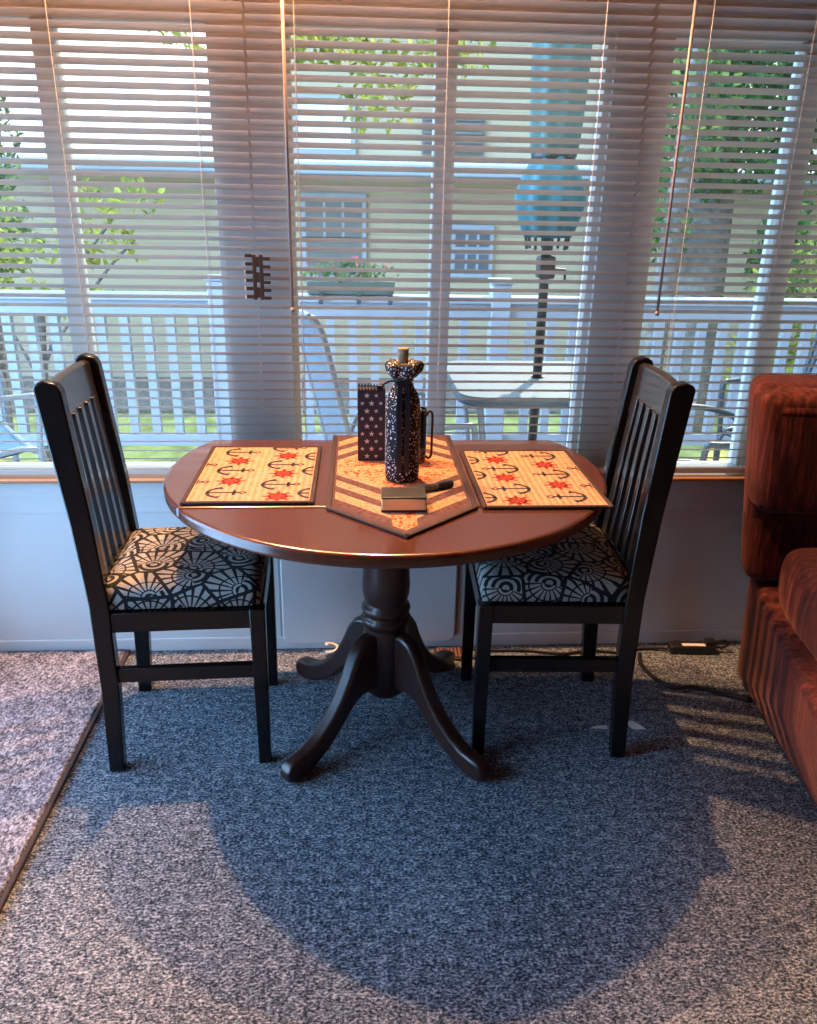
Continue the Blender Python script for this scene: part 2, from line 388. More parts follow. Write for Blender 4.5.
# ------------------------------------------------------------------ blinds
BY, PITCH, TILT, SW = 2.3165, .0257, math.radians(23.5), .0305
def blind(x0, x1, label, ladders, wand_x, wand_len):
    t = thing('mini_blind', label, 'blind', ((x0+x1)/2, BY, .60), 0, 'white mini blinds over the three windows')
    cx = (x0+x1)/2; h = (x1-x0)/2
    bm = B(); z = .055; k = 0
    while z < 1.44:
        # inner edge high, outer edge low, slightly crowned, thin
        prof = []
        for s in (-.5, -.17, .17, .5):
            y = s*SW*math.cos(TILT); zz = -s*SW*math.sin(TILT) + .0014*(1-(2*s)**2)
            prof.append((y, zz))
        jit = rng.uniform(-.0012, .0012)
        top = [[bm.verts.new((xx, y, z+jit+zz+.0004)) for (y, zz) in prof] for xx in (-h, h)]
        bot = [[bm.verts.new((xx, y, z+jit+zz-.0004)) for (y, zz) in prof] for xx in (-h, h)]
        for q in range(3):
            bm.faces.new((top[0][q], top[1][q], top[1][q+1], top[0][q+1])); bm.faces.new((bot[0][q+1], bot[1][q+1], bot[1][q], bot[0][q]))
        bm.faces.new((top[0][0], bot[0][0], bot[1][0], top[1][0])); bm.faces.new((top[0][3], top[1][3], bot[1][3], bot[0][3]))
        z += PITCH; k += 1
    obj('slats', bm, M_slat, t)
    bm = B(); box(bm, -h, h, -.013, .013, .008, .026); obj('bottom_rail', bm, M_slat, t, bevel=.004)
    bm = B(); box(bm, -h, h, -.018, .018, 1.455, 1.495); obj('headrail', bm, M_slat, t, bevel=.003)
    for lx in ladders:
        bm = B()
        tube(bm, [(lx-cx, -.0152, .02), (lx-cx, -.0152, 1.46)], .0009, 5); tube(bm, [(lx-cx, .0152, .02), (lx-cx, .0152, 1.46)], .0009, 5)
        obj('ladder_cord', bm, M_cord, t)
    if wand_x is not None:
        bm = B(); x = wand_x-cx
        tube(bm, [(x, -.027, 1.44), (x, -.027, 1.44-wand_len)], .0042, 8); tube(bm, [(x, -.027, 1.44-wand_len-.012), (x, -.027, 1.44-wand_len)], .006, 8)
        obj('wand', bm, M_wand, t, smooth=True)
    return t
blind(XL+.02, -.276, 'white mini blind behind the dining chair with the sunlit cushion', [-1.15, -.742, -.40], None, 0)
blind(-.270, .752, 'white mini blind behind the wrapped bottle and table runner', [-.15, .232, .628], -.176, .945)
blind(.760, XR-.05, 'white mini blind behind the rust red recliner', [.90, 1.17, 1.9], .846, .945)
# aged metal clip hooked over the slats
t = thing('metal_clip', 'small brown toothed metal clip on the blind post between two windows', 'clip', (-.2635, 2.289, 1.115))
bm = B(); box(bm, -.0155, -.0055, -.003, .003, 0, .118); obj('bar', bm, M_brass, t, bevel=.0012)
bm = B(); box(bm, .0030, .0130, -.003, .003, 0, .118); obj('bar', bm, M_brass, t, bevel=.0012)
for k in range(3):
    bm = B(); box(bm, -.0055, .0030, -.003, .003, .006+.04*k, .032+.04*k); obj('bridge', bm, M_brass, t)
for k in range(6):
    bm = B(); z = .004+.0213*k; box(bm, -.034, -.0155, -.003, .003, z, z+.0085); p = obj('tooth', bm, M_brass, t)
    if k < 5:
        bm = B(); box(bm, -.0385, -.034, -.004, .003, z-.001, z+.0085); obj('tip', bm, M_ivory, p)
    bm = B(); z = .0005+.0205*k; box(bm, .0125, .032, -.003, .003, z, z+.008); obj('tooth', bm, M_brass, t)

# flat white panel on the wall under the window
t = thing('wall_panel', 'flat white panel with rounded corners low on the wall behind the pedestal', 'panel', (.036, WY-.012, .02))
def rrect(w, h, r, n=5):
    pts = []
    for cx, cy, a0 in ((w/2-r, h/2-r, 0), (-w/2+r, h/2-r, 90), (-w/2+r, -h/2+r, 180), (w/2-r, -h/2+r, 270)):
        for k in range(n+1):
            a = math.radians(a0+90*k/n); pts.append((cx+r*math.cos(a), cy+r*math.sin(a)))
    return pts
Mxz = Matrix(((1,0,0,0),(0,0,-1,0),(0,1,0,0),(0,0,0,1)))     # local xy -> world xz, local z -> -y
bm = B(); prism(bm, rrect(.56, .50, .03), 0, .012, Matrix.Translation((0, .012, .25)) @ Mxz); obj('face', bm, M_white, t, bevel=.004)
bm = B(); prism(bm, rrect(.575, .515, .036), 0, .004, Matrix.Translation((0, .011, .25)) @ Mxz); obj('rim', bm, plain('panel_rim', (.32,.32,.32), .5), t)

# ------------------------------------------------------------------ dining chairs
def make_chair(name, label):
    """faces +x, origin on the floor under the seat centre"""
    t = thing(name, label, 'chair', group='black slat back dining chairs')
    def ty(z): return 1-.13*max(0, z-.47)/.53        # the back narrows a little upwards
    def post(s):
        bm = B(); y0, y1 = s*.181-.018, s*.181+.018
        prof_b = [(-.207, 0), (-.200, .25), (-.2025, .47), (-.222, .68), (-.262, .984)]     # rear edge
        prof_f = [(-.214, .996), (-.204, .978), (-.172, .68), (-.157, .47), (-.157, .25), (-.170, 0)]
        tip = [(-.258, .995), (-.240, 1.002)]
        pts = prof_b + tip + prof_f
        rb = [Vector((p[0], p[1])) for p in pts]
        # finer curve for the raked part
        prism(bm, [(p.x, p.y) for p in rb], 0, .036, Matrix(((1,0,0,0),(0,0,-1,y1),(0,1,0,0),(0,0,0,1))))
        for v in bm.verts: v.co.y -= s*.022*max(0, v.co.z-.47)/.53
        return obj('leg', bm, M_black, t, bevel=.004, seg=2)
    for s in (-1, 1): post(s)
    for s in (-1, 1):
        bm = B(); vs = box(bm, .167, .205, s*.181-.019, s*.181+.019, 0, .452)
        for v in vs:
            if v.co.z == 0: v.co.x = .186+(v.co.x-.186)*.82; v.co.y = s*.181+(v.co.y-s*.181)*.82
        obj('leg', bm, M_black, t, bevel=.003)
    bm = B()
    for s in (-1, 1): box(bm, -.165, .170, s*.181-.012, s*.181+.012, .398, .450)
    box(bm, .175, .199, -.165, .165, .398, .450); box(bm, -.194, -.170, -.165, .165, .398, .450)
    box(bm, -.170, .175, -.170, .170, .425, .447)
    obj('seat_frame', bm, M_black, t, bevel=.003)
    for s in (-1, 1):
        bm = B(); box(bm, -.168, .172, s*.181-.009, s*.181+.009, .257, .297); obj('stretcher', bm, M_black, t, bevel=.003)
    # back line: x at height z (rear lean)
    def bx(z):
        return -.180 if z < .47 else -.180-.056*((z-.47)/.53)**1.15
    # crest rail with dropped rounded ends, slightly bowed
    bm = B(); n = 12; prev = None
    secs = []
    for k in range(n+1):
        y = -.163+.326*k/n; u = abs(y)/.163
        zb = .895-.045*max(0, (u-.72)/.28)**2; zt = .993-.004*u*u; bow = -.006*(1-u*u)
        sec = []
        for (dx, z) in ((-.013, zb), (.010, zb), (.010, zt-.006), (.002, zt), (-.008, zt), (-.013, zt-.006)):
            sec.append(bm.verts.new((bx(z)+dx+bow, y*ty(z), z)))
        secs.append(sec)
    for a, b in zip(secs, secs[1:]):
        for q in range(6): bm.faces.new((a[q], a[(q+1) % 6], b[(q+1) % 6], b[q]))
    bm.faces.new(list(reversed(secs[0]))); bm.faces.new(secs[-1])
    obj('crest_rail', bm, M_satin, t, bevel=.002)
    bm = B(); box(bm, bx(.5)-.011, bx(.5)+.009, -.163, .163, .485, .525); obj('lower_rail', bm, M_black, t, bevel=.003)
    for y, w in ((-.126, .042), (-.062, .024), (0, .024), (.062, .024), (.126, .042)):
        bm = B(); rows = []
        for z in (.515, .6, .7, .8, .905):
            rows.append([bm.verts.new((bx(z)+dx, y*ty(z)+dy, z)) for dx, dy in ((-.015, -w/2), (.011, -w/2), (.011, w/2), (-.015, w/2))])
        for a, b in zip(rows, rows[1:]):
            for q in range(4): bm.faces.new((a[q], a[(q+1) % 4], b[(q+1) % 4], b[q]))
        bm.faces.new(list(reversed(rows[0]))); bm.faces.new(rows[-1])
        obj('slat', bm, M_satin, t, bevel=.002)
    # plump seat cushion
    bm = B(); nx, ny = 14, 14
    def cush(u, v, top):
        x = .012+.1835*u; y = .188*v
        e = max(abs(u), abs(v)); k = (1-abs(u)**9)*(1-abs(v)**9)
        z = (.514+.012*k**.5 + .005*(1-u*u)*(1-v*v)) if top else (.458-.0075*k**.5)
        return (x, y, z)
    T = [[bm.verts.new(cush(-1+2*i/nx, -1+2*j/ny, True)) for j in range(ny+1)] for i in range(nx+1)]
    Bt = [[bm.verts.new(cush(-1+2*i/nx, -1+2*j/ny, False)) for j in range(ny+1)] for i in range(nx+1)]
    for i in range(nx):
        for j in range(ny):
            bm.faces.new((T[i][j], T[i+1][j], T[i+1][j+1], T[i][j+1])); bm.faces.new((Bt[i][j+1], Bt[i+1][j+1], Bt[i+1][j], Bt[i][j]))
    for i in range(nx):
        bm.faces.new((T[i+1][0], T[i][0], Bt[i][0], Bt[i+1][0])); bm.faces.new((T[i][ny], T[i+1][ny], Bt[i+1][ny], Bt[i][ny]))
    for j in range(ny):
        bm.faces.new((T[0][j], T[0][j+1], Bt[0][j+1], Bt[0][j])); bm.faces.new((T[nx][j+1], T[nx][j], Bt[nx][j], Bt[nx][j+1]))
    c = obj('seat_cushion', bm, M_fan, t, smooth=True); c['label'] = 'black seat cushion with a pale fan print'
    return t
ch = make_chair('dining_chair', 'black slat back dining chair standing across the seam of the pale carpet piece')
ch.location = (-.438, 1.940, 0); ch.rotation_euler = (0, 0, math.radians(2.5))
c2 = copy_tree(ch); c2['label'] = 'black slat back dining chair in the shade beside the rust red recliner'
c2.location = (.508, 1.946, 0); c2.rotation_euler = (0, 0, math.radians(180-2.5))

# ------------------------------------------------------------------ drop-leaf pedestal table
TX, TY, TR, TH, SEAM = .0735, 1.930, .538, .277, .002
TB = .250      # how far the fixed top reaches behind the centre
t = thing('pedestal_table', 'round cherry brown drop leaf table on a four footed pedestal between two chairs', 'table', (TX, TY, 0))
def arcpts(a0, a1, n, r=TR): return [(r*math.cos(a0+(a1-a0)*k/n), r*math.sin(a0+(a1-a0)*k/n)) for k in range(n+1)]
aS = math.asin(TH/TR); aB = math.asin(TB/TR)
def slab(pts, z0, z1):
    bm = B(); prism(bm, pts, z0, z1); return bm
def topobj(name, bm):
    o = obj(name, bm, [M_table, M_tedge], t, bevel=.009, seg=4)
    for p in o.data.polygons: p.material_index = 0 if p.normal.z > .9 else 1
    o.modifiers['bevel'].material = -1
    return o
topobj('tabletop', slab(arcpts(-aS+.004, aB, 40) + arcpts(PI-aB, PI+aS-.004, 40), .720, .750))
topobj('drop_leaf', slab(arcpts(PI+aS, 2*PI-aS, 48), .720, .750))
# rear leaf folded down against the window
pts = [(p[0], -(p[1]-TB)) for p in reversed(arcpts(aB, PI-aB, 48))]
bm = B(); prism(bm, pts, 0, .0255, Matrix.Translation((0, TB+.0275, .744)) @ Mxz); o = obj('drop_leaf', bm, M_tedge, t, bevel=.008, seg=3)
bm = B(); box(bm, -.20, .20, -.20, .20, .672, .720); obj('apron', bm, M_ped, t, bevel=.006)
bm = B()
prof = [(.075,.69), (.075,.672), (.058,.655), (.053,.60), (.055,.53), (.061,.47), (.0635,.43), (.062,.405), (.056,.385), (.055,.378), (.062,.372), (.066,.362), (.062,.351),
        (.057,.347), (.063,.341), (.068,.330), (.064,.318), (.059,.312), (.0605,.305), (.0605,.125), (.055,.112), (.044,.100), (.02,.092)]
lathe(bm, list(reversed(prof)), 40); obj('column', bm, M_ped, t, smooth=True)
up = [(.040,.298), (.075,.304), (.105,.293), (.130,.262), (.152,.215), (.180,.165), (.215,.122), (.255,.088), (.295,.066), (.325,.060), (.348,.058), (.366,.046), (.372,.026)]
lo = [(.364,.006), (.345,.0), (.315,.0), (.280,.012), (.235,.036), (.195,.068), (.160,.104), (.130,.132), (.100,.142), (.070,.136), (.040,.136)]
out = up + lo
for a in (225, 312, 134, 54):
    bm = B(); Rz = Matrix.Rotation(math.radians(a), 4, 'Z')
    prism(bm, out, -.021, .021, Rz @ Matrix(((1,0,0,0),(0,0,-1,0),(0,1,0,0),(0,0,0,1))))
    obj('leg', bm, M_ped, t, bevel=.010, seg=3)

# ------------------------------------------------------------------ cloth things on the table
def poly_flat(bm, pts, z, M, mi):
    vs = [bm.verts.new(M @ Vector((p[0], p[1], z))) for p in pts]
    f = bm.faces.new(vs); f.material_index = mi
def disc_ring(bm, c, r0, r1, z, M, mi, n=14, a0=0, a1=2*PI):
    for k in range(n):
        a, b = a0+(a1-a0)*k/n, a0+(a1-a0)*(k+1)/n
        poly_flat(bm, [(c[0]+r1*math.cos(a), c[1]+r1*math.sin(a)), (c[0]+r1*math.cos(b), c[1]+r1*math.sin(b)), (c[0]+r0*math.cos(b), c[1]+r0*math.sin(b)), (c[0]+r0*math.cos(a), c[1]+r0*math.sin(a))], z, M, mi)
def seg(bm, a, b, w, z, M, mi):
    a = Vector(a); b = Vector(b); d = (b-a).normalized(); n = Vector((-d.y, d.x))*w/2
    poly_flat(bm, [a-n, b-n, b+n, a+n], z, M, mi)
def anchor(bm, c, s, z, flip, W, H):
    """anchor lying along x, crown at -x (flip swaps); cut at the print's edge"""
    M = Matrix.Translation((c[0], c[1], 0)) @ Matrix.Scale(-1 if flip else 1, 4, (1,0,0)) @ Matrix.Scale(s, 4)
    sub = bmesh.new()
    seg(sub, (-.50, 0), (.34, 0), .10, z/s, M, 2)
    seg(sub, (.20, -.19), (.20, .19), .085, z/s, M, 2)
    disc_ring(sub, (.42, 0), .05, .105, z/s, M, 2, 12)
    disc_ring(sub, (-.12, 0), 0.30, .40, z/s, M, 2, 16, math.radians(112), math.radians(248))
    for sg in (1, -1):
        poly_flat(sub, [(-.10, sg*.24), (-.16, sg*.46), (-.36, sg*.30)], z/s, M, 2)
    clip(sub, W, H); merge(bm, sub)
def wheel(bm, c, s, z, W, H):
    M = Matrix.Translation((c[0], c[1], 0)) @ Matrix.Scale(s, 4); sub = bmesh.new()
    disc_ring(sub, (0,0), .22, .33, z/s, M, 3, 16); disc_ring(sub, (0,0), .0, .10, z/s, M, 3, 8)
    for k in range(8):
        a = PI*k/4; seg(sub, (.08*math.cos(a), .08*math.sin(a)), (.5*math.cos(a), .5*math.sin(a)), .12, z/s, M, 3)
    clip(sub, W, H); merge(bm, sub)
def clip(sub, W, H):
    for co, no in (((W,0,0),(1,0,0)), ((-W,0,0),(-1,0,0)), ((0,H,0),(0,1,0)), ((0,-H,0),(0,-1,0))):
        bmesh.ops.bisect_plane(sub, geom=sub.verts[:]+sub.edges[:]+sub.faces[:], plane_co=co, plane_no=no, clear_outer=True)
def merge(bm, sub):
    me = bpy.data.meshes.new('tmp'); sub.to_mesh(me); sub.free(); bm.from_mesh(me); bpy.data.meshes.remove(me)
def placemat(label, loc, rz, flip, w=.145, h=.216):
    bm = B(); iw, ih = w-.011, h-.011
    prism(bm, rrect(2*iw, 2*ih, .004, 2), 0, .0058, mi=0)
    for (x, y, kind) in ((-.055, .160, 0), (-.055, .085, 1), (-.055, .010, 0), (-.055, -.070, 1), (-.055, -.150, 0), (-.055, .235, 1),
                         (.062, .200, 0), (.062, .128, 1), (.062, .055, 0), (.062, -.015, 1), (.062, -.095, 0), (.062, -.175, 1),
                         (.150, .125, 0), (.150, .005, 0), (.150, -.155, 0), (-.150, .055, 0), (-.150, -.075, 0)):
        xx = -x if flip else x
        if kind == 0: anchor(bm, (xx, y), .088, .0062, flip, iw-.002, ih-.002)
        else: wheel(bm, (xx, y), .068, .0062, iw-.002, ih-.002)
    o = obj('placemat', bm, [M_cream, M_matedge, M_motif, M_red], None, loc=loc, rot=(0,0,rz))
    tag(o, label, 'placemat', 'anchor print placemats')
    bm = B()
    for x0, x1, y0, y1 in ((-w, -iw, -h, h), (iw, w, -h, h), (-iw, iw, -h, -ih), (-iw, iw, ih, h)): box(bm, x0, x1, y0, y1, 0, .0075)
    obj('binding', bm, M_matedge, o, bevel=.003, seg=3)
    return o
placemat('peach anchor print placemat on the lit side of the table by the carpet seam', (-.240, 1.882, .7505), math.radians(0), False)
placemat('peach anchor print placemat at the shaded table side by the recliner', (.4165, 1.846, .7505), math.radians(0), True)

# hexagonal runner, its far point hanging over the folded edge
RX, RYc = .0965, 1.922
hw = .163
bm = B()
prism(bm, [(0, -.450), (hw, -.285), (hw, .287), (-hw, .287), (-hw, -.285)], 0, .004)
# hanging tip
y0, y1 = .287, .291
vsA = [bm.verts.new(p) for p in ((-hw, y0, .002), (hw, y0, .002), (0, y0+.004, -.165))]
vsB = [bm.verts.new(p) for p in ((-hw, y0+.004, .004), (hw, y0+.004, .004), (0, y0+.008, -.165))]
bm.faces.new(vsA); bm.faces.new(list(reversed(vsB)))
for i in range(3): bm.faces.new((vsA[i], vsB[i], vsB[(i+1) % 3], vsA[(i+1) % 3]))
rn = obj('table_runner', bm, M_runner, None, loc=(RX, RYc, .7505))
tag(rn, 'hexagonal striped quilted runner with a red medallion down the middle of the table', 'table runner')
bm = B()
def edge_strip(a, b, w=.012):
    a = Vector(a); b = Vector(b); d = (b-a).normalized(); n = Vector((-d.y, d.x))*w
    prism(bm, [a, b, b+n, a+n], 0, .0065)
edge_strip((0, -.452), (hw+.002, -.286)); edge_strip((hw+.002, -.286), (hw+.002, .287)); edge_strip((-hw-.002, .287), (-hw-.002, -.286)); edge_strip((-hw-.002, -.286), (0, -.452))
obj('binding', bm, M_matedge, rn, bevel=.002)

# ------------------------------------------------------------------ small things on the runner
ZT = .7548
t = thing('bottle', 'bottle wrapped in speckled navy fabric with a cork, tied at the neck', 'bottle', (.1045, 1.832, ZT))
bm = B()
wob = lambda a, z: .025*math.sin(7*a+z*9)*(1 if z > .02 else .3) + .02*math.sin(3*a+2)
lathe(bm, [(.034,0), (.039,.004), (.0405,.02), (.041,.10), (.0405,.16), (.039,.185), (.034,.205), (.025,.222), (.019,.235), (.0165,.246)], 40, wob=wob)
obj('fabric_cover', bm, M_stars, t, smooth=True)
bm = B(); lathe(bm, [(.016,.238), (.026,.244), (.038,.258), (.041,.272), (.035,.280), (.024,.279), (.013,.270)], 40, wob=lambda a, z: .16*math.sin(5*a+1)+.07*math.sin(11*a)); obj('ruffle', bm, M_stars, t, smooth=True)
bm = B(); lathe(bm, [(.012,.262), (.012,.302), (.0125,.304), (.0125,.308), (.0115,.310)], 24); obj('cork', bm, M_cork, t, smooth=True, bevel=.001)
bm = B(); lathe(bm, [(.020,.232), (.0235,.236), (.0235,.244), (.020,.248)], 24); rb = obj('ribbon', bm, M_ribbon, t, smooth=True)
bm = B()
pts = []
for s in (-1, 1):        # two tails hanging down the front
    tail = [(s*.006, -.0245, .240), (s*.009, -.036, .215), (s*.010, -.0445, .18), (s*.008, -.0455, .10), (s*.009, -.0455, .03)]
    for a, b in zip(tail, tail[1:]):
        box_pts = [(a[0]-.006, a[1], a[2]), (a[0]+.006, a[1], a[2]), (b[0]+.006, b[1], b[2]), (b[0]-.006, b[1], b[2])]
        f = [bm.verts.new(p) for p in box_pts]; g = [bm.verts.new((p[0], p[1]+.0012, p[2])) for p in box_pts]
        bm.faces.new(f); bm.faces.new(list(reversed(g)))
        for i in range(4): bm.faces.new((f[i], g[i], g[(i+1) % 4], f[(i+1) % 4]))
obj('tail', bm, M_ribbon, rb)
bm = B(); tube(bm, smooth_pts([(-.012,-.022,.236), (-.03,-.026,.240), (-.046,-.026,.232), (-.052,-.024,.226)], 5), .0022, 6); box(bm, -.060, -.046, -.030, -.019, .217, .230, Matrix.Identity(4)); obj('bow_end', bm, M_stars, rb)

t = thing('gift_bag', 'narrow navy paper bag printed with pale stars behind the wrapped bottle', 'bag', (.0355, 2.000, ZT))
bm = B()
zt = .186
n = 14
ring = []
X0, Y0 = .0345, .026
box(bm, -X0, X0, -Y0, Y0, 0, zt-.006)
for (ax, bx_, fixed, is_x) in (( -X0, X0, -Y0, True), (-X0, X0, Y0, True)):
    for k in range(9):       # pinked top edge
        a = ax+(bx_-ax)*k/9; b = ax+(bx_-ax)*(k+1)/9
        y0_, y1_ = (fixed, fixed+.002) if fixed < 0 else (fixed-.002, fixed)
        M_ = Matrix(((1,0,0,0),(0,0,-1,y1_),(0,1,0,0),(0,0,0,1)))
        prism(bm, [(a, zt-.006), (b, zt-.006), ((a+b)/2, zt+.003)], 0, .002, M_)
def star2(bm, c, r, M, mi):
    for k in range(5):
        a = PI/2+2*PI*k/5
        p = [(c[0]+r*math.cos(a), c[1]+r*math.sin(a)), (c[0]+.42*r*math.cos(a+PI/5), c[1]+.42*r*math.sin(a+PI/5)), c, (c[0]+.42*r*math.cos(a-PI/5), c[1]+.42*r*math.sin(a-PI/5))]
        poly_flat(bm, [p[3], p[0], p[1], p[2]], 0, M, mi)
Mf = Matrix(((1,0,0,0),(0,0,-1,-Y0-.0004),(0,1,0,0),(0,0,0,1)))
for r_ in range(9):
    for c_ in range(3):
        x = -.023+.023*c_+(.0 if r_ % 2 else .0115); z = .012+.0195*r_
        if abs(x) < .030: star2(bm, (x, z), .0058 if (r_+c_) % 2 else .0075, Mf, 1)
obj('body', bm, [M_bag, M_star], t)

t = thing('glass_mug', 'dark glass mug with a thin handle just behind the wrapped bottle', 'mug', (.143, 1.965, ZT))
bm = B()
lathe(bm, [(.027,0), (.029,.002), (.030,.02), (.030,.138), (.0275,.138), (.0275,.012), (.005,.010)], 28); obj('body', bm, M_mug, t, smooth=True)
bm = B(); tube(bm, smooth_pts([(.0285,0,.120), (.036,0,.131), (.043,0,.126), (.0445,0,.105), (.044,0,.05), (.043,0,.018), (.036,0,.010), (.0285,0,.016)], 6), .0032, 8); obj('handle', bm, plain('mug_handle', (.05,.04,.04), .15), t, smooth=True)

t = thing('card_box', 'small flat box with orange front and dark top at the near end of the runner', 'box', (.0985, 1.640, ZT+.001), math.radians(-1))
bm = B(); box(bm, -.0475, .0475, -.033, .033, .003, .0285); obj('tray', bm, wood('orange_card', (.80,.50,.20), (.88,.62,.32), .5), t, bevel=.002)
bm = B(); box(bm, -.0485, .0485, -.034, .034, 0, .003); obj('base', bm, M_motif, t, bevel=.001)
bm = B(); box(bm, -.0485, .0485, -.034, .034, .0285, .033); obj('lid', bm, plain('dark_card', (.018,.022,.024), .45, var=.4, scale=40), t, bevel=.002)

t = thing('pen', 'dark blue pen lying across the runner beside the orange fronted box', 'pen', (.165, 1.742, ZT+.009), math.radians(27))
def rodx(bm, x0, x1, r): tube(bm, [(x0,0,0), (x1,0,0)], r, 12)
bm = B(); rodx(bm, -.056, .02, .0078); obj('barrel', bm, plain('pen_grey', (.09,.10,.11), .4), t, smooth=False, bevel=.001)
bm = B(); rodx(bm, .020, .060, .0086); obj('cap', bm, plain('pen_navy', (.012,.018,.035), .35), t, bevel=.001)

# ------------------------------------------------------------------ rust recliner
t = thing('recliner', 'rust red velvet recliner with stitched back standing beyond the shaded chair', 'recliner', (1.177, 2.098, 0), math.radians(-6))
# local: x to the sitter's left (photo right), -y forward
def pillow(bm, x0, x1, y0, y1, z0, z1, p=4.0, n=10, tilt=0):
    """closed rounded block (superellipsoid)"""
    cx, cy, cz = (x0+x1)/2, (y0+y1)/2, (z0+z1)/2; hx, hy, hz = (x1-x0)/2, (y1-y0)/2, (z1-z0)/2
    g = bmesh.new(); bmesh.ops.create_cube(g, size=2); bmesh.ops.subdivide_edges(g, edges=g.edges[:], cuts=n, use_grid_fill=True)
    for v in g.verts:
        q = v.co; l = (abs(q.x)**p+abs(q.y)**p+abs(q.z)**p)**(1/p)
        q = q/l; zz = q.z*hz
        v.co = Vector((cx+q.x*hx, cy+q.y*hy+tilt*zz, cz+zz))
    merge(bm, g)
def hexa(bm, lo4, hi4):
    """block from four floor corners and four upper corners, each (x, y, z) counter-clockwise"""
    a = [bm.verts.new(p) for p in lo4]; b = [bm.verts.new(p) for p in hi4]
    bm.faces.new(list(reversed(a))); bm.faces.new(b)
    for i in range(4): bm.faces.new((a[i], a[(i+1) % 4], b[(i+1) % 4], b[i]))
bm = B(); hexa(bm, [(-.014,.01,.015), (-.014,-.88,.015), (1.0,-.88,.015), (1.0,.01,.015)], [(-.026,.01,.375), (-.165,-.88,.375), (1.165,-.88,.375), (1.012,.01,.375)])
obj('base', bm, M_velvet, t, bevel=.03, seg=4, smooth=True)
bm = B(); hexa(bm, [(-.020,.10,.37), (-.078,-.09,.37), (1.078,-.09,.37), (1.02,.10,.37)], [(-.085,.115,.945), (-.128,-.07,.935), (1.128,-.07,.935), (1.085,.115,.945)])
obj('backrest', bm, M_velvet, t, bevel=.045, seg=5, smooth=True)
for z0, z1, d in ((.600, .925, -.140), (.385, .590, -.112)):
    xa, xb = -.068-.088*(z0-.37), -.068-.088*(z1-.37)
    bm = B(); hexa(bm, [(xa,-.02,z0), (xa,d,z0), (1-xa,d,z0), (1-xa,-.02,z0)], [(xb,.0,z1), (xb,d+.03,z1), (1-xb,d+.03,z1), (1-xb,.0,z1)])
    obj('back_cushion', bm, M_velvet, t, bevel=.032, seg=5, smooth=True)
bm = B(); hexa(bm, [(-.085,-.02,.862), (-.085,-.128,.862), (1.085,-.128,.862), (1.085,-.02,.862)], [(-.09,.03,.935), (-.09,-.095,.928), (1.09,-.095,.928), (1.09,.03,.935)])
obj('head_roll', bm, M_velvet, t, bevel=.028, seg=5, smooth=True)
bm = B(); pillow(bm, .24, .76, -.92, -.12, .36, .50, 6); obj('seat_cushion', bm, M_velvet, t, smooth=True)
for x0 in (-.035, .77):
    bm = B(); pillow(bm, x0, x0+.23, -.86, -.115, .34, .545, 3.6, n=14)
    for v in bm.verts: v.co.x += .04*(v.co.y+.1) if x0 < 0 else 0
    obj('armrest', bm, M_velvet, t, smooth=True)
for x in (.06, .92):
    for y in (-.78, -.06):
        bm = B(); box(bm, x-.02, x+.02, y-.02, y+.02, 0, .04); obj('foot', bm, M_black, t)

# ------------------------------------------------------------------ things on the floor
t = thing('power_strip', 'black power strip with a pale label on the carpet by the wall', 'power strip', (1.095, 2.270, 0), math.radians(-4))
bm = B(); box(bm, -.075, .075, -.022, .022, .002, .030); obj('body', bm, M_blackplastic, t, bevel=.006, seg=3)
bm = B(); box(bm, -.035, .040, -.015, .001, .030, .0307); obj('label', bm, M_label_fleck, t)
M_sock = plain('socket_grey', (.03,.03,.03), .4)
for k in range(3):
    bm = B(); lathe(bm, [(.009,.030), (.009,.0322), (.006,.0322), (.006,.031)], 16, (-.05+.04*k, .011, 0)); obj('socket', bm, M_sock, t)
bm = B(); box(bm, .042, .073, -.014, .014, .030, .046); tube(bm, smooth_pts([(.07,0,.038), (.10,-.002,.046), (.118,.0,.03), (.11,.02,.008), (.07,.034,.007)], 5), .004, 8); obj('plug', bm, M_blackplastic, t, bevel=.003)
def cord(label, pts, r=.005, m=M_blackplastic, name='cable'):
    bm = B(); tube(bm, smooth_pts(pts, 7), r, 8); return tag(obj(name, bm, m, None, smooth=True), label, 'cord')
cord('thin black cord trailing from the power strip towards the pedestal', [(1.016,2.276,.010), (.93,2.285,.006), (.86,2.262,.006), (.76,2.278,.006), (.66,2.262,.006), (.55,2.285,.006), (.44,2.29,.006), (.33,2.31,.006)], .0045)
cord('black cord looping over the carpet and under the rust recliner', [(.915,2.25,.006), (.90,2.19,.006), (.915,2.11,.006), (.955,2.055,.006), (1.02,2.055,.006), (1.09,2.02,.006), (1.16,1.975,.006)], .0065)
cord('pale coiled cable on the carpet behind the pedestal foot', [(-.085+.018*math.cos(a*.8), 2.275+.013*math.sin(a*.8), .006+.0035*a) for a in range(0, 14)], .005, M_ivory, 'cable_coil')
cord('thin black cord along the carpet under the shaded chair', [(.72,2.20,.006), (.62,2.235,.006), (.52,2.19,.006), (.42,2.235,.006), (.34,2.25,.006)], .004)
t = thing('floor_vent', 'small brown ribbed vent on the carpet edge behind the table', 'vent', (.29, 2.272, 0))
bm = B(); box(bm, -.045, .045, -.035, .035, .001, .008); obj('frame', bm, M_brass, t, bevel=.002)
for k in range(7):
    bm = B(); box(bm, -.036+.0115*k, -.031+.0115*k, -.028, .028, .008, .013); obj('slat', bm, plain('vent_slat', (.25,.11,.08), .5) if k == 0 else bpy.data.materials['vent_slat'], t)
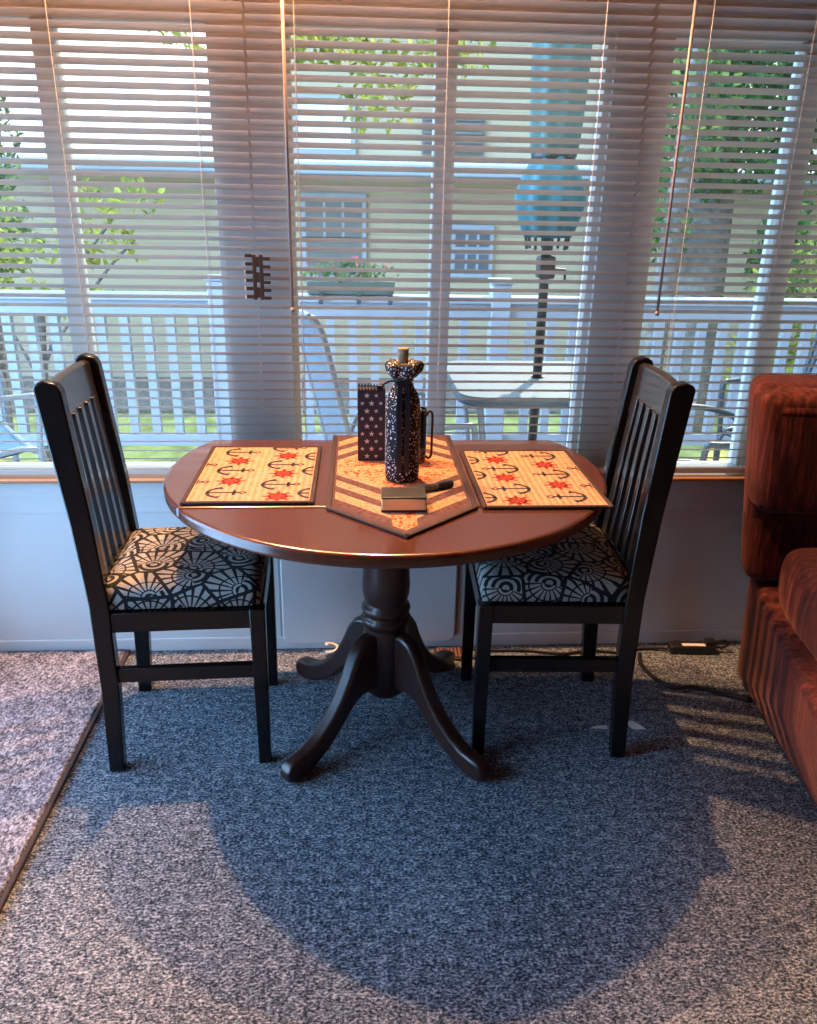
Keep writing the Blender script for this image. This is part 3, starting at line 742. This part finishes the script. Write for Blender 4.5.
for (x0, y0, lab, pts) in ((.672, 1.872, 'flat white piece as a sunlit spot on the carpet, the one on the table side of a chair leg', [(-.026,-.004), (.024,-.008), (.026,.008), (-.006,.006)]),
                      (.778, 1.880, 'flat white piece as a sunlit spot on the carpet, the one on the recliner side of a chair leg', [(-.022,.014), (-.012,-.02), (.026,-.022), (.014,.0), (-.002,.018)])):
    bm = B(); prism(bm, pts, 0, .0015); tag(obj('sun_fleck', bm, M_label_fleck, None, loc=(x0, y0, .001)), lab, 'light spot', 'white pieces as sunlit spots beside the chair leg')  # flat white pieces laid down to imitate small spots of sunlight

# ------------------------------------------------------------------ outside: deck, railing, furniture
bm = B(); 
for k in range(14):
    y = 2.46+.14*k; box(bm, -5.0, 6.0, y, y+.134, -.06, -.02)
struct('deck', bm, M_deck)
GZ = -.62
bm = B(); box(bm, -22, 22, 2.46, 34, GZ-.1, GZ); struct('lawn', bm, M_lawn)
bm = B(); box(bm, -6.5, 7.5, 7.9, 9.5, GZ, GZ+.03); struct('mulch_strip', bm, plain('mulch', (.16,.12,.09), .95, var=.4, scale=20))  # bed of brown mulch along the foot of the house
t = thing('deck_railing', 'white wooden railing with square balusters along the deck edge', 'railing', (0, 4.30, -.02))
bm = B(); box(bm, -4.8, 5.8, -.045, .045, .90, .938); box(bm, -4.8, 5.8, -.018, .018, .825, .90); obj('top_rail', bm, M_ext, t, bevel=.006)
bm = B(); box(bm, -4.8, 5.8, -.02, .02, .135, .20); obj('bottom_rail', bm, M_ext, t, bevel=.004)
px = [-2.6, -.70, .745, 2.55, 4.3, -4.4]
for x in px:
    bm = B(); box(bm, x-.05, x+.05, -.05, .05, 0, 1.00); p = obj('post', bm, M_ext, t, bevel=.005)
    bm = B(); box(bm, x-.062, x+.062, -.062, .062, 1.00, 1.025); obj('post_cap', bm, M_ext, p, bevel=.008)
x = -3.05
while x < 3.6:
    if min(abs(x-q) for q in px) > .075:
        bm = B(); box(bm, x-.0215, x+.0215, -.0215, .0215, .20, .825); obj('baluster', bm, M_ext, t)
    x += .1165
# planter hung on the rail
t = thing('flower_box', 'green planter box of small flowers sitting on the white deck railing', 'planter', (-.03, 4.285, .922))
bm = B(); vs = box(bm, -.225, .225, -.06, .06, 0, .068)
for v in vs:
    if v.co.z < .01: v.co.x *= .96; v.co.y *= .8
obj('box', bm, plain('planter_green', (.09,.11,.08), .6), t, bevel=.006)
def leaves(bm, c, rad, n, size, r=rng, flat=.6, mi=0):
    for _ in range(n):
        while True:
            d = Vector((r.uniform(-1,1), r.uniform(-1,1), r.uniform(-1,1)))
            if .25 < d.length < 1: break
        p = Vector((c[0]+d.x*rad[0], c[1]+d.y*rad[1], c[2]+d.z*rad[2]))
        s = size*r.uniform(.6, 1.4)
        M = Matrix.Translation(p) @ Euler((r.uniform(-1.1,1.1), r.uniform(-1.1,1.1), r.uniform(0, 2*PI))).to_matrix().to_4x4()
        vs = [bm.verts.new(M @ Vector(q)) for q in ((-s,0,0), (0,-s*.45,.1*s), (s,0,-.05*s), (0,s*.45,.1*s))]
        f = bm.faces.new(vs); f.material_index = mi
bm = B(); leaves(bm, (0,0,.105), (.25,.09,.065), 260, .020); obj('foliage', bm, M_leafB, t)['kind'] = 'stuff'
bm = B(); leaves(bm, (0,-.02,.13), (.25,.09,.06), 40, .013); obj('blossoms', bm, leafmat('petal', [(.45,.06,.08), (.6,.16,.18), (.7,.4,.4)], .3), t)['kind'] = 'stuff'
for x in (-.15, .04, .2):
    bm = B(); box(bm, x-.011, x+.011, -.075, -.05, -.045, .01); obj('bracket', bm, M_framed, t)

# closed umbrella and its table
t = thing('patio_umbrella', 'closed teal umbrella tied round its dark pole at the patio table', 'umbrella', (.745, 3.30, -.02))
bm = B(); lathe(bm, [(.019,.02), (.019,2.35), (.016,2.38)], 16); obj('pole', bm, M_pole, t, smooth=True)
bm = B(); box(bm, -.032, .034, -.035, .03, 1.115, 1.20); p = obj('crank_box', bm, M_pole, t, bevel=.008)
bm = B(); tube(bm, [(.03,-.01,1.15), (.075,-.02,1.15), (.078,-.02,1.10)], .006, 8); obj('crank_handle', bm, M_pole, p)
pl = lambda a, z: .10*math.sin(8*a)+.06*math.sin(5*a+z*3)
bm = B(); lathe(bm, [(.05,2.42), (.085,2.30), (.102,2.10), (.105,1.95), (.100,1.80), (.088,1.62), (.078,1.555)], 48, wob=pl); obj('canopy', bm, M_teal, t, smooth=True)
bm = B(); lathe(bm, [(.076,1.555), (.105,1.50), (.134,1.425), (.130,1.38), (.108,1.31), (.090,1.270), (.02,1.28)], 48, wob=lambda a, z: .09*math.sin(8*a+.5)+.05*math.sin(3*a)); obj('valance', bm, M_teal2, t, smooth=True)
bm = B(); lathe(bm, [(.079,1.545), (.083,1.55), (.083,1.567), (.079,1.572)], 32); obj('tie', bm, M_pole, t, smooth=True)
for k in range(8):
    a = 2*PI*k/8; bm = B(); tube(bm, [(.085*math.cos(a), .085*math.sin(a), 1.27), (.08*math.cos(a), .08*math.sin(a), 1.225)], .006, 6); obj('rib_end', bm, M_pole, t)
bm = B(); lathe(bm, [(.22,0), (.22,.03), (.06,.06), (.03,.10), (.022,.12), (.022,.30)], 28); obj('base', bm, M_pole, t, smooth=True)
t = thing('patio_table', 'grey metal patio table under the closed teal umbrella', 'table', (.755, 3.30, -.02))
bm = B()
# top with a hole for the pole: ring of a rounded square
outer = rrect(.74, .74, .10, 6); n = len(outer)
inner = [(-.010+.03*math.cos(math.atan2(p[1], p[0]+.010)), .03*math.sin(math.atan2(p[1], p[0]+.010))) for p in outer]
for z0, z1 in ((.700, .718),):
    lo_o = [bm.verts.new((p[0], p[1], z0)) for p in outer]; hi_o = [bm.verts.new((p[0], p[1], z1)) for p in outer]
    lo_i = [bm.verts.new((p[0], p[1], z0)) for p in inner]; hi_i = [bm.verts.new((p[0], p[1], z1)) for p in inner]
    for i in range(n):
        j = (i+1) % n
        bm.faces.new((lo_o[i], lo_o[j], hi_o[j], hi_o[i])); bm.faces.new((hi_o[i], hi_o[j], hi_i[j], hi_i[i]))
        bm.faces.new((lo_i[j], lo_i[i], hi_i[i], hi_i[j])); bm.faces.new((lo_o[j], lo_o[i], lo_i[i], lo_i[j]))
obj('table_top', bm, plain('table_grey', (.10,.12,.12), .5), t)
bm = B(); tube(bm, [(p[0], p[1], .69) for p in rrect(.72, .72, .10, 6)], .014, 8, closed=True); obj('rim', bm, M_framed, t, smooth=True)
for sx in (-1, 1):
    for sy in (-1, 1):
        bm = B(); tube(bm, smooth_pts([(sx*.29, sy*.29, .69), (sx*.26, sy*.26, .45), (sx*.25, sy*.25, .2), (sx*.31, sy*.31, .0)], 5), .013, 8); obj('leg', bm, M_frame, t, smooth=True)
def patio_chair(label, loc, rz, sling, frame):
    """high back sling chair facing +x"""
    t = thing('patio_chair', label, 'chair', loc, rz, 'sling patio chairs on the deck')
    side = [(.20,0), (.19,.20), (.16,.40), (-.20,.37), (-.24,.45), (-.30,.70), (-.37,.98), (-.41,1.03)]
    W = .25
    for s in (-1, 1):
        bm = B(); tube(bm, smooth_pts([(x, s*W, z) for x, z in side], 5), .013, 8); obj('side_frame', bm, frame, t, smooth=True)
        bm = B(); tube(bm, smooth_pts([(-.28,s*(W+.02),0), (-.20,s*(W+.02),.30), (-.10,s*(W+.03),.56), (.0,s*(W+.03),.62), (.14,s*(W+.03),.63), (.19,s*(W+.03),.60), (.18,s*(W+.01),.35), (.19,s*W,.2)], 5), .012, 8); obj('arm', bm, frame, t, smooth=True)
    bm = B(); tube(bm, [(-.41,-W,1.03), (-.41,W,1.03)], .012, 8); tube(bm, [(.16,-W,.39), (.16,W,.39)], .012, 8); tube(bm, [(.192,-W,.16), (.192,W,.16)], .009, 8); tube(bm, [(-.25,-W,.10), (-.25,W,.10)], .009, 8); obj('cross_bar', bm, frame, t)
    bm = B(); path = smooth_pts([(x, 0, z) for x, z in side[2:]], 5); n2 = 6; rows = []
    for p in path:
        rows.append([(p.x+.0, -W+2*W*j/n2, p.z-.012*(1-(2*j/n2-1)**2)) for j in range(n2+1)])
    for off in (0, -.004):
        R_ = [[bm.verts.new((q[0]-off*.6, q[1], q[2]+off)) for q in r_] for r_ in rows]
        for a, b in zip(R_, R_[1:]):
            for j in range(n2): bm.faces.new((a[j], a[j+1], b[j+1], b[j]))
    obj('sling', bm, sling, t, smooth=True)
    return t
patio_chair('grey blue sling patio chair, its tall back nearest the gift bag', (.175, 3.08, -.02), math.radians(15), M_sling, M_frame)
patio_chair('sling patio chair with teal blue fabric farthest along the deck by the shrub', (-1.62, 3.45, -.02), math.radians(35), M_slingblue, M_frame)
patio_chair('dark framed sling patio chair behind the shaded dining chair', (1.42, 2.86, -.02), math.radians(172), M_sling, M_framed)
patio_chair('dark framed sling patio chair behind the recliner', (1.98, 3.45, -.02), math.radians(200), M_sling, M_framed)

# ------------------------------------------------------------------ outside: neighbour's house and planting
HY = 9.5
t = thing('house', 'cream sided neighbouring house with pale roof beyond the white railing', 'house', (0, HY, GZ))
dz = -GZ
bm = B(); box(bm, -6.5, 7.5, 0, 5, 0, 1.62+dz); obj('wall', bm, M_siding, t)
bm = B(); box(bm, -6.7, 7.7, -.42, -.30, 1.60+dz, 1.72+dz); obj('gutter', bm, M_ext, t, bevel=.02)
bm = B(); box(bm, -6.7, 7.7, -.30, 0, 1.60+dz, 1.635+dz); obj('soffit', bm, M_ext, t)
bm = B()
Mx = Matrix(((0,0,1,0),(1,0,0,0),(0,1,0,0),(0,0,0,1)))    # local xy -> world yz, z -> x
prism(bm, [(-.36, 1.68+dz), (2.5, 2.93+dz), (5.36, 1.68+dz)], -6.7, 7.7, Mx); obj('roof', bm, M_roof, t)
bm = B(); box(bm, -.72, 4.2, -.06, 2.6, 1.70+dz, 3.5+dz); obj('dormer_wall', bm, M_siding, t)
bm = B(); prism(bm, [(-1.1, 3.45+dz), (1.75, 4.6+dz), (4.6, 3.45+dz)], -.3, 2.9, Mxz.__class__(((1,0,0,0),(0,0,1,0),(0,1,0,0),(0,0,0,1)))); obj('dormer_roof', bm, M_roof, t)
def hwin(x0, x1, z0, z1, y, nx, nz, shutter, panecol):
    bm = B(); box(bm, x0-.05, x1+.05, y-.05, y, z0-.05, z1+.05); f = obj('window_frame', bm, M_ext, t)
    bm = B(); box(bm, x0, x1, y-.058, y-.05, z0, z1); obj('pane', bm, panecol, f)
    bm = B()
    for k in range(1, nx): x = x0+(x1-x0)*k/nx; box(bm, x-.014, x+.014, y-.066, y-.058, z0, z1)
    for k in range(1, nz): z = z0+(z1-z0)*k/nz; box(bm, x0, x1, y-.066, y-.058, z-.014, z+.014)
    obj('glazing_bar', bm, M_ext, f)
hwin(-.55, .06, .98+dz, 1.38+dz, 0, 3, 1, None, M_greyshut)
hwin(-.55, .06, .58+dz, .93+dz, 0, 1, 1, None, M_greyshut)
hwin(1.10, 1.48, .90+dz, 1.08+dz, 0, 3, 1, None, M_darkpane)
hwin(1.10, 1.48, .62+dz, .82+dz, 0, 3, 1, None, M_darkpane)
hwin(-.60, -.05, 1.86+dz, 2.32+dz, -.06, 1, 1, None, plain('bright_blind', (.8,.8,.8), .4))
bm = B(); box(bm, .70, 1.36, -.12, -.06, 1.84+dz, 2.22+dz)
for k in range(8): box(bm, .72, 1.34, -.14, -.115, 1.86+.043*k+dz, 1.885+.043*k+dz)
obj('vent_louvre', bm, M_greyshut, t)

def branch_tree(name, label, base, trunk, blobs, n, size, m, group, lean=None):
    t = thing(name, label, 'tree' if 'tree' in name else 'shrub', base, 0, group)
    bm = B(); tube(bm, smooth_pts(trunk['pts'], 4), trunk['r'], 10)
    for b in trunk.get('br', []): tube(bm, smooth_pts(b, 4), .010, 6)
    obj('trunk', bm, M_trunk, t, smooth=True)
    bm = B()
    for (c, r, k) in blobs: leaves(bm, c, r, int(n*k), size)
    obj('foliage', bm, m, t)['kind'] = 'stuff'
    return t
G_ = 'trees and shrubs beyond the deck'
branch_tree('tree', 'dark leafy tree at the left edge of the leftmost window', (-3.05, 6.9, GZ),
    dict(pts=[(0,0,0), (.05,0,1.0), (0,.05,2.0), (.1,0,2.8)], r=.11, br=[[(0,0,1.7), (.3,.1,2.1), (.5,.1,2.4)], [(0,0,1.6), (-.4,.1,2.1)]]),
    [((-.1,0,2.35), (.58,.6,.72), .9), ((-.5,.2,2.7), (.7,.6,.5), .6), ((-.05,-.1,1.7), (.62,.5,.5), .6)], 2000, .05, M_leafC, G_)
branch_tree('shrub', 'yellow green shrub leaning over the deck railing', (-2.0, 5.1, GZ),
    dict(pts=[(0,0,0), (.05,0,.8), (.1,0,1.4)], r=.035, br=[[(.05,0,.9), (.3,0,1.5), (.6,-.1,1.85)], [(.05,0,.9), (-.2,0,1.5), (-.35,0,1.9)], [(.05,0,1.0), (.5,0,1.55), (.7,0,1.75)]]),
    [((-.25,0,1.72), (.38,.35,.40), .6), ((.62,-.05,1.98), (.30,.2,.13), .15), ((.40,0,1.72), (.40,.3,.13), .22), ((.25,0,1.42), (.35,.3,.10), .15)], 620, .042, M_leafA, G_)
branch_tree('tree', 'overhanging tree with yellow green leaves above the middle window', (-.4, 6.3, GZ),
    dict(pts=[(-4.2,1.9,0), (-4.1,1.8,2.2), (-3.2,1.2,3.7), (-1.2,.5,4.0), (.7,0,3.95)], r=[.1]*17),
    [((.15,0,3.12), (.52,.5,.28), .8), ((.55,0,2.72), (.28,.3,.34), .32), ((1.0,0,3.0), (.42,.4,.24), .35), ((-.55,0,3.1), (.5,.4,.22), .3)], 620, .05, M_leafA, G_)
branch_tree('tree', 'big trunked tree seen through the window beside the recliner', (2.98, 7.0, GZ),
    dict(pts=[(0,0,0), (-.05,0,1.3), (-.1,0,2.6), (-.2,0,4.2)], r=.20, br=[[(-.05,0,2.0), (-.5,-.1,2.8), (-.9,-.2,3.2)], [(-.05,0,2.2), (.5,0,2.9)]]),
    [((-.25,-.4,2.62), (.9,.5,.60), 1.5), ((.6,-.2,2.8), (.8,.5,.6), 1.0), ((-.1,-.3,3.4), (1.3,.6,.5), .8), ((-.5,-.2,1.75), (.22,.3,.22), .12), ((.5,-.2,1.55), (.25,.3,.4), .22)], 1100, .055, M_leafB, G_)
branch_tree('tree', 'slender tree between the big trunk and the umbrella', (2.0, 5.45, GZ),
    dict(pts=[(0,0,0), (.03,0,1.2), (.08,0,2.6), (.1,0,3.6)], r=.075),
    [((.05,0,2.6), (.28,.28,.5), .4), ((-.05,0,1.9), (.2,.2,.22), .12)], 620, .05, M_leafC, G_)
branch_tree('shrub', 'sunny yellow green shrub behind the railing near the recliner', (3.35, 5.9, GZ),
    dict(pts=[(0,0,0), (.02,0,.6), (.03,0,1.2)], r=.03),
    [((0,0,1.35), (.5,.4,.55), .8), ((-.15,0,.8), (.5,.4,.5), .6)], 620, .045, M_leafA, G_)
branch_tree('hedge_tree', 'tall evergreen behind the big trunk beyond the lawn', (5.0, 8.15, GZ),
    dict(pts=[(0,0,0), (0,0,2), (0,0,4)], r=.12),
    [((0,0,1.5), (1.1,.5,1.3), 1.2), ((-.1,0,3.4), (1.2,.5,1.1), 1.2)], 900, .075, M_leafB, G_)

# ------------------------------------------------------------------ light
w = bpy.data.worlds.new('world'); sc.world = w; w.use_nodes = True
nt = w.node_tree; nt.nodes.clear()
o_ = nt.nodes.new('ShaderNodeOutputWorld'); bg = nt.nodes.new('ShaderNodeBackground')
tc = nt.nodes.new('ShaderNodeTexCoord')
dt = N(nt, 'ShaderNodeVectorMath', operation='DOT_PRODUCT'); L(nt, tc.outputs['Generated'], dt.inputs[0])
_sd = Vector((.30, .85, .35)).normalized(); dt.inputs[1].default_value = _sd       # bright haze round the sun, deep blue away from it
base_sky = ramp(nt, math_n(nt, 'MULTIPLY_ADD', dt.outputs['Value'], .5, .5), [(.0,(.20,.32,.55)), (.5,(.30,.45,.68)), (.72,(.48,.58,.70)), (.88,(.80,.83,.86)), (1.0,(1.0,.98,.94))])
# sky on this side boosted well past the rest, added as blue room fill
dw = N(nt, 'ShaderNodeVectorMath', operation='DOT_PRODUCT'); L(nt, tc.outputs['Generated'], dw.inputs[0]); dw.inputs[1].default_value = Vector((-1, -.25, .35)).normalized()
wf = N(nt, 'ShaderNodeMapRange', interpolation_type='SMOOTHSTEP'); L(nt, dw.outputs['Value'], wf.inputs[0]); wf.inputs[1].default_value = .15; wf.inputs[2].default_value = .85
mxw = N(nt, 'ShaderNodeMix', data_type='RGBA'); L(nt, wf.outputs[0], mxw.inputs[0]); L(nt, base_sky, mxw.inputs[6]); mxw.inputs[7].default_value = (1.65, 3.1, 5.2, 1)
L(nt, mxw.outputs[2], bg.inputs[0])
bg.inputs[1].default_value = 2.6
L(nt, bg.outputs[0], o_.inputs[0])
def sun(d, power, col, ang):
    s = bpy.data.lights.new('sun', 'SUN'); s.energy = power; s.color = col; s.angle = math.radians(ang)
    o = bpy.data.objects.new('sun', s); C.objects.link(o); o.rotation_euler = Vector(d).to_track_quat('Z', 'Y').to_euler(); o.location = (0, 6, 8)
sun((.30, .62, .72), 8.0, (1.0,.93,.80), .6)
for (x, y, z, p) in ((-.63, 2.25, 2.36, 205), (-.01, 2.25, 2.36, 185)):
    l = bpy.data.lights.new('ceiling_lamp', 'POINT'); l.energy = p; l.color = (1.0,.52,.25); l.shadow_soft_size = .022
    o = bpy.data.objects.new('ceiling_lamp', l); C.objects.link(o); o.location = (x, y, z)

# ------------------------------------------------------------------ camera
f, p, r, y, h = 810.45, .3674, -.0184, .0669, 1.3756
fwd = Vector((math.sin(y)*math.cos(p), math.cos(y)*math.cos(p), -math.sin(p))); right = Vector((math.cos(y), -math.sin(y), 0)); upv = right.cross(fwd)
R2 = right*math.cos(r)-upv*math.sin(r); U2 = right*math.sin(r)+upv*math.cos(r)
cam = bpy.data.cameras.new('camera'); co = bpy.data.objects.new('camera', cam); C.objects.link(co)
Mc = Matrix((R2, U2, -fwd)).transposed().to_4x4(); Mc.translation = (0, 0, h); co.matrix_world = Mc
cam.sensor_fit = 'VERTICAL'; cam.sensor_height = 36; cam.lens = f/1024*36; cam.clip_start = .02; cam.clip_end = 200
sc.camera = co
vs_ = sc.view_settings; vs_.view_transform = 'Standard'; vs_.look = 'None'; vs_.gamma = 1; vs_.exposure = 0; vs_.use_curve_mapping = False
sc.cycles.use_denoising = True; sc.cycles.max_bounces = 8; sc.cycles.transparent_max_bounces = 24; sc.cycles.caustics_reflective = False; sc.cycles.caustics_refractive = False
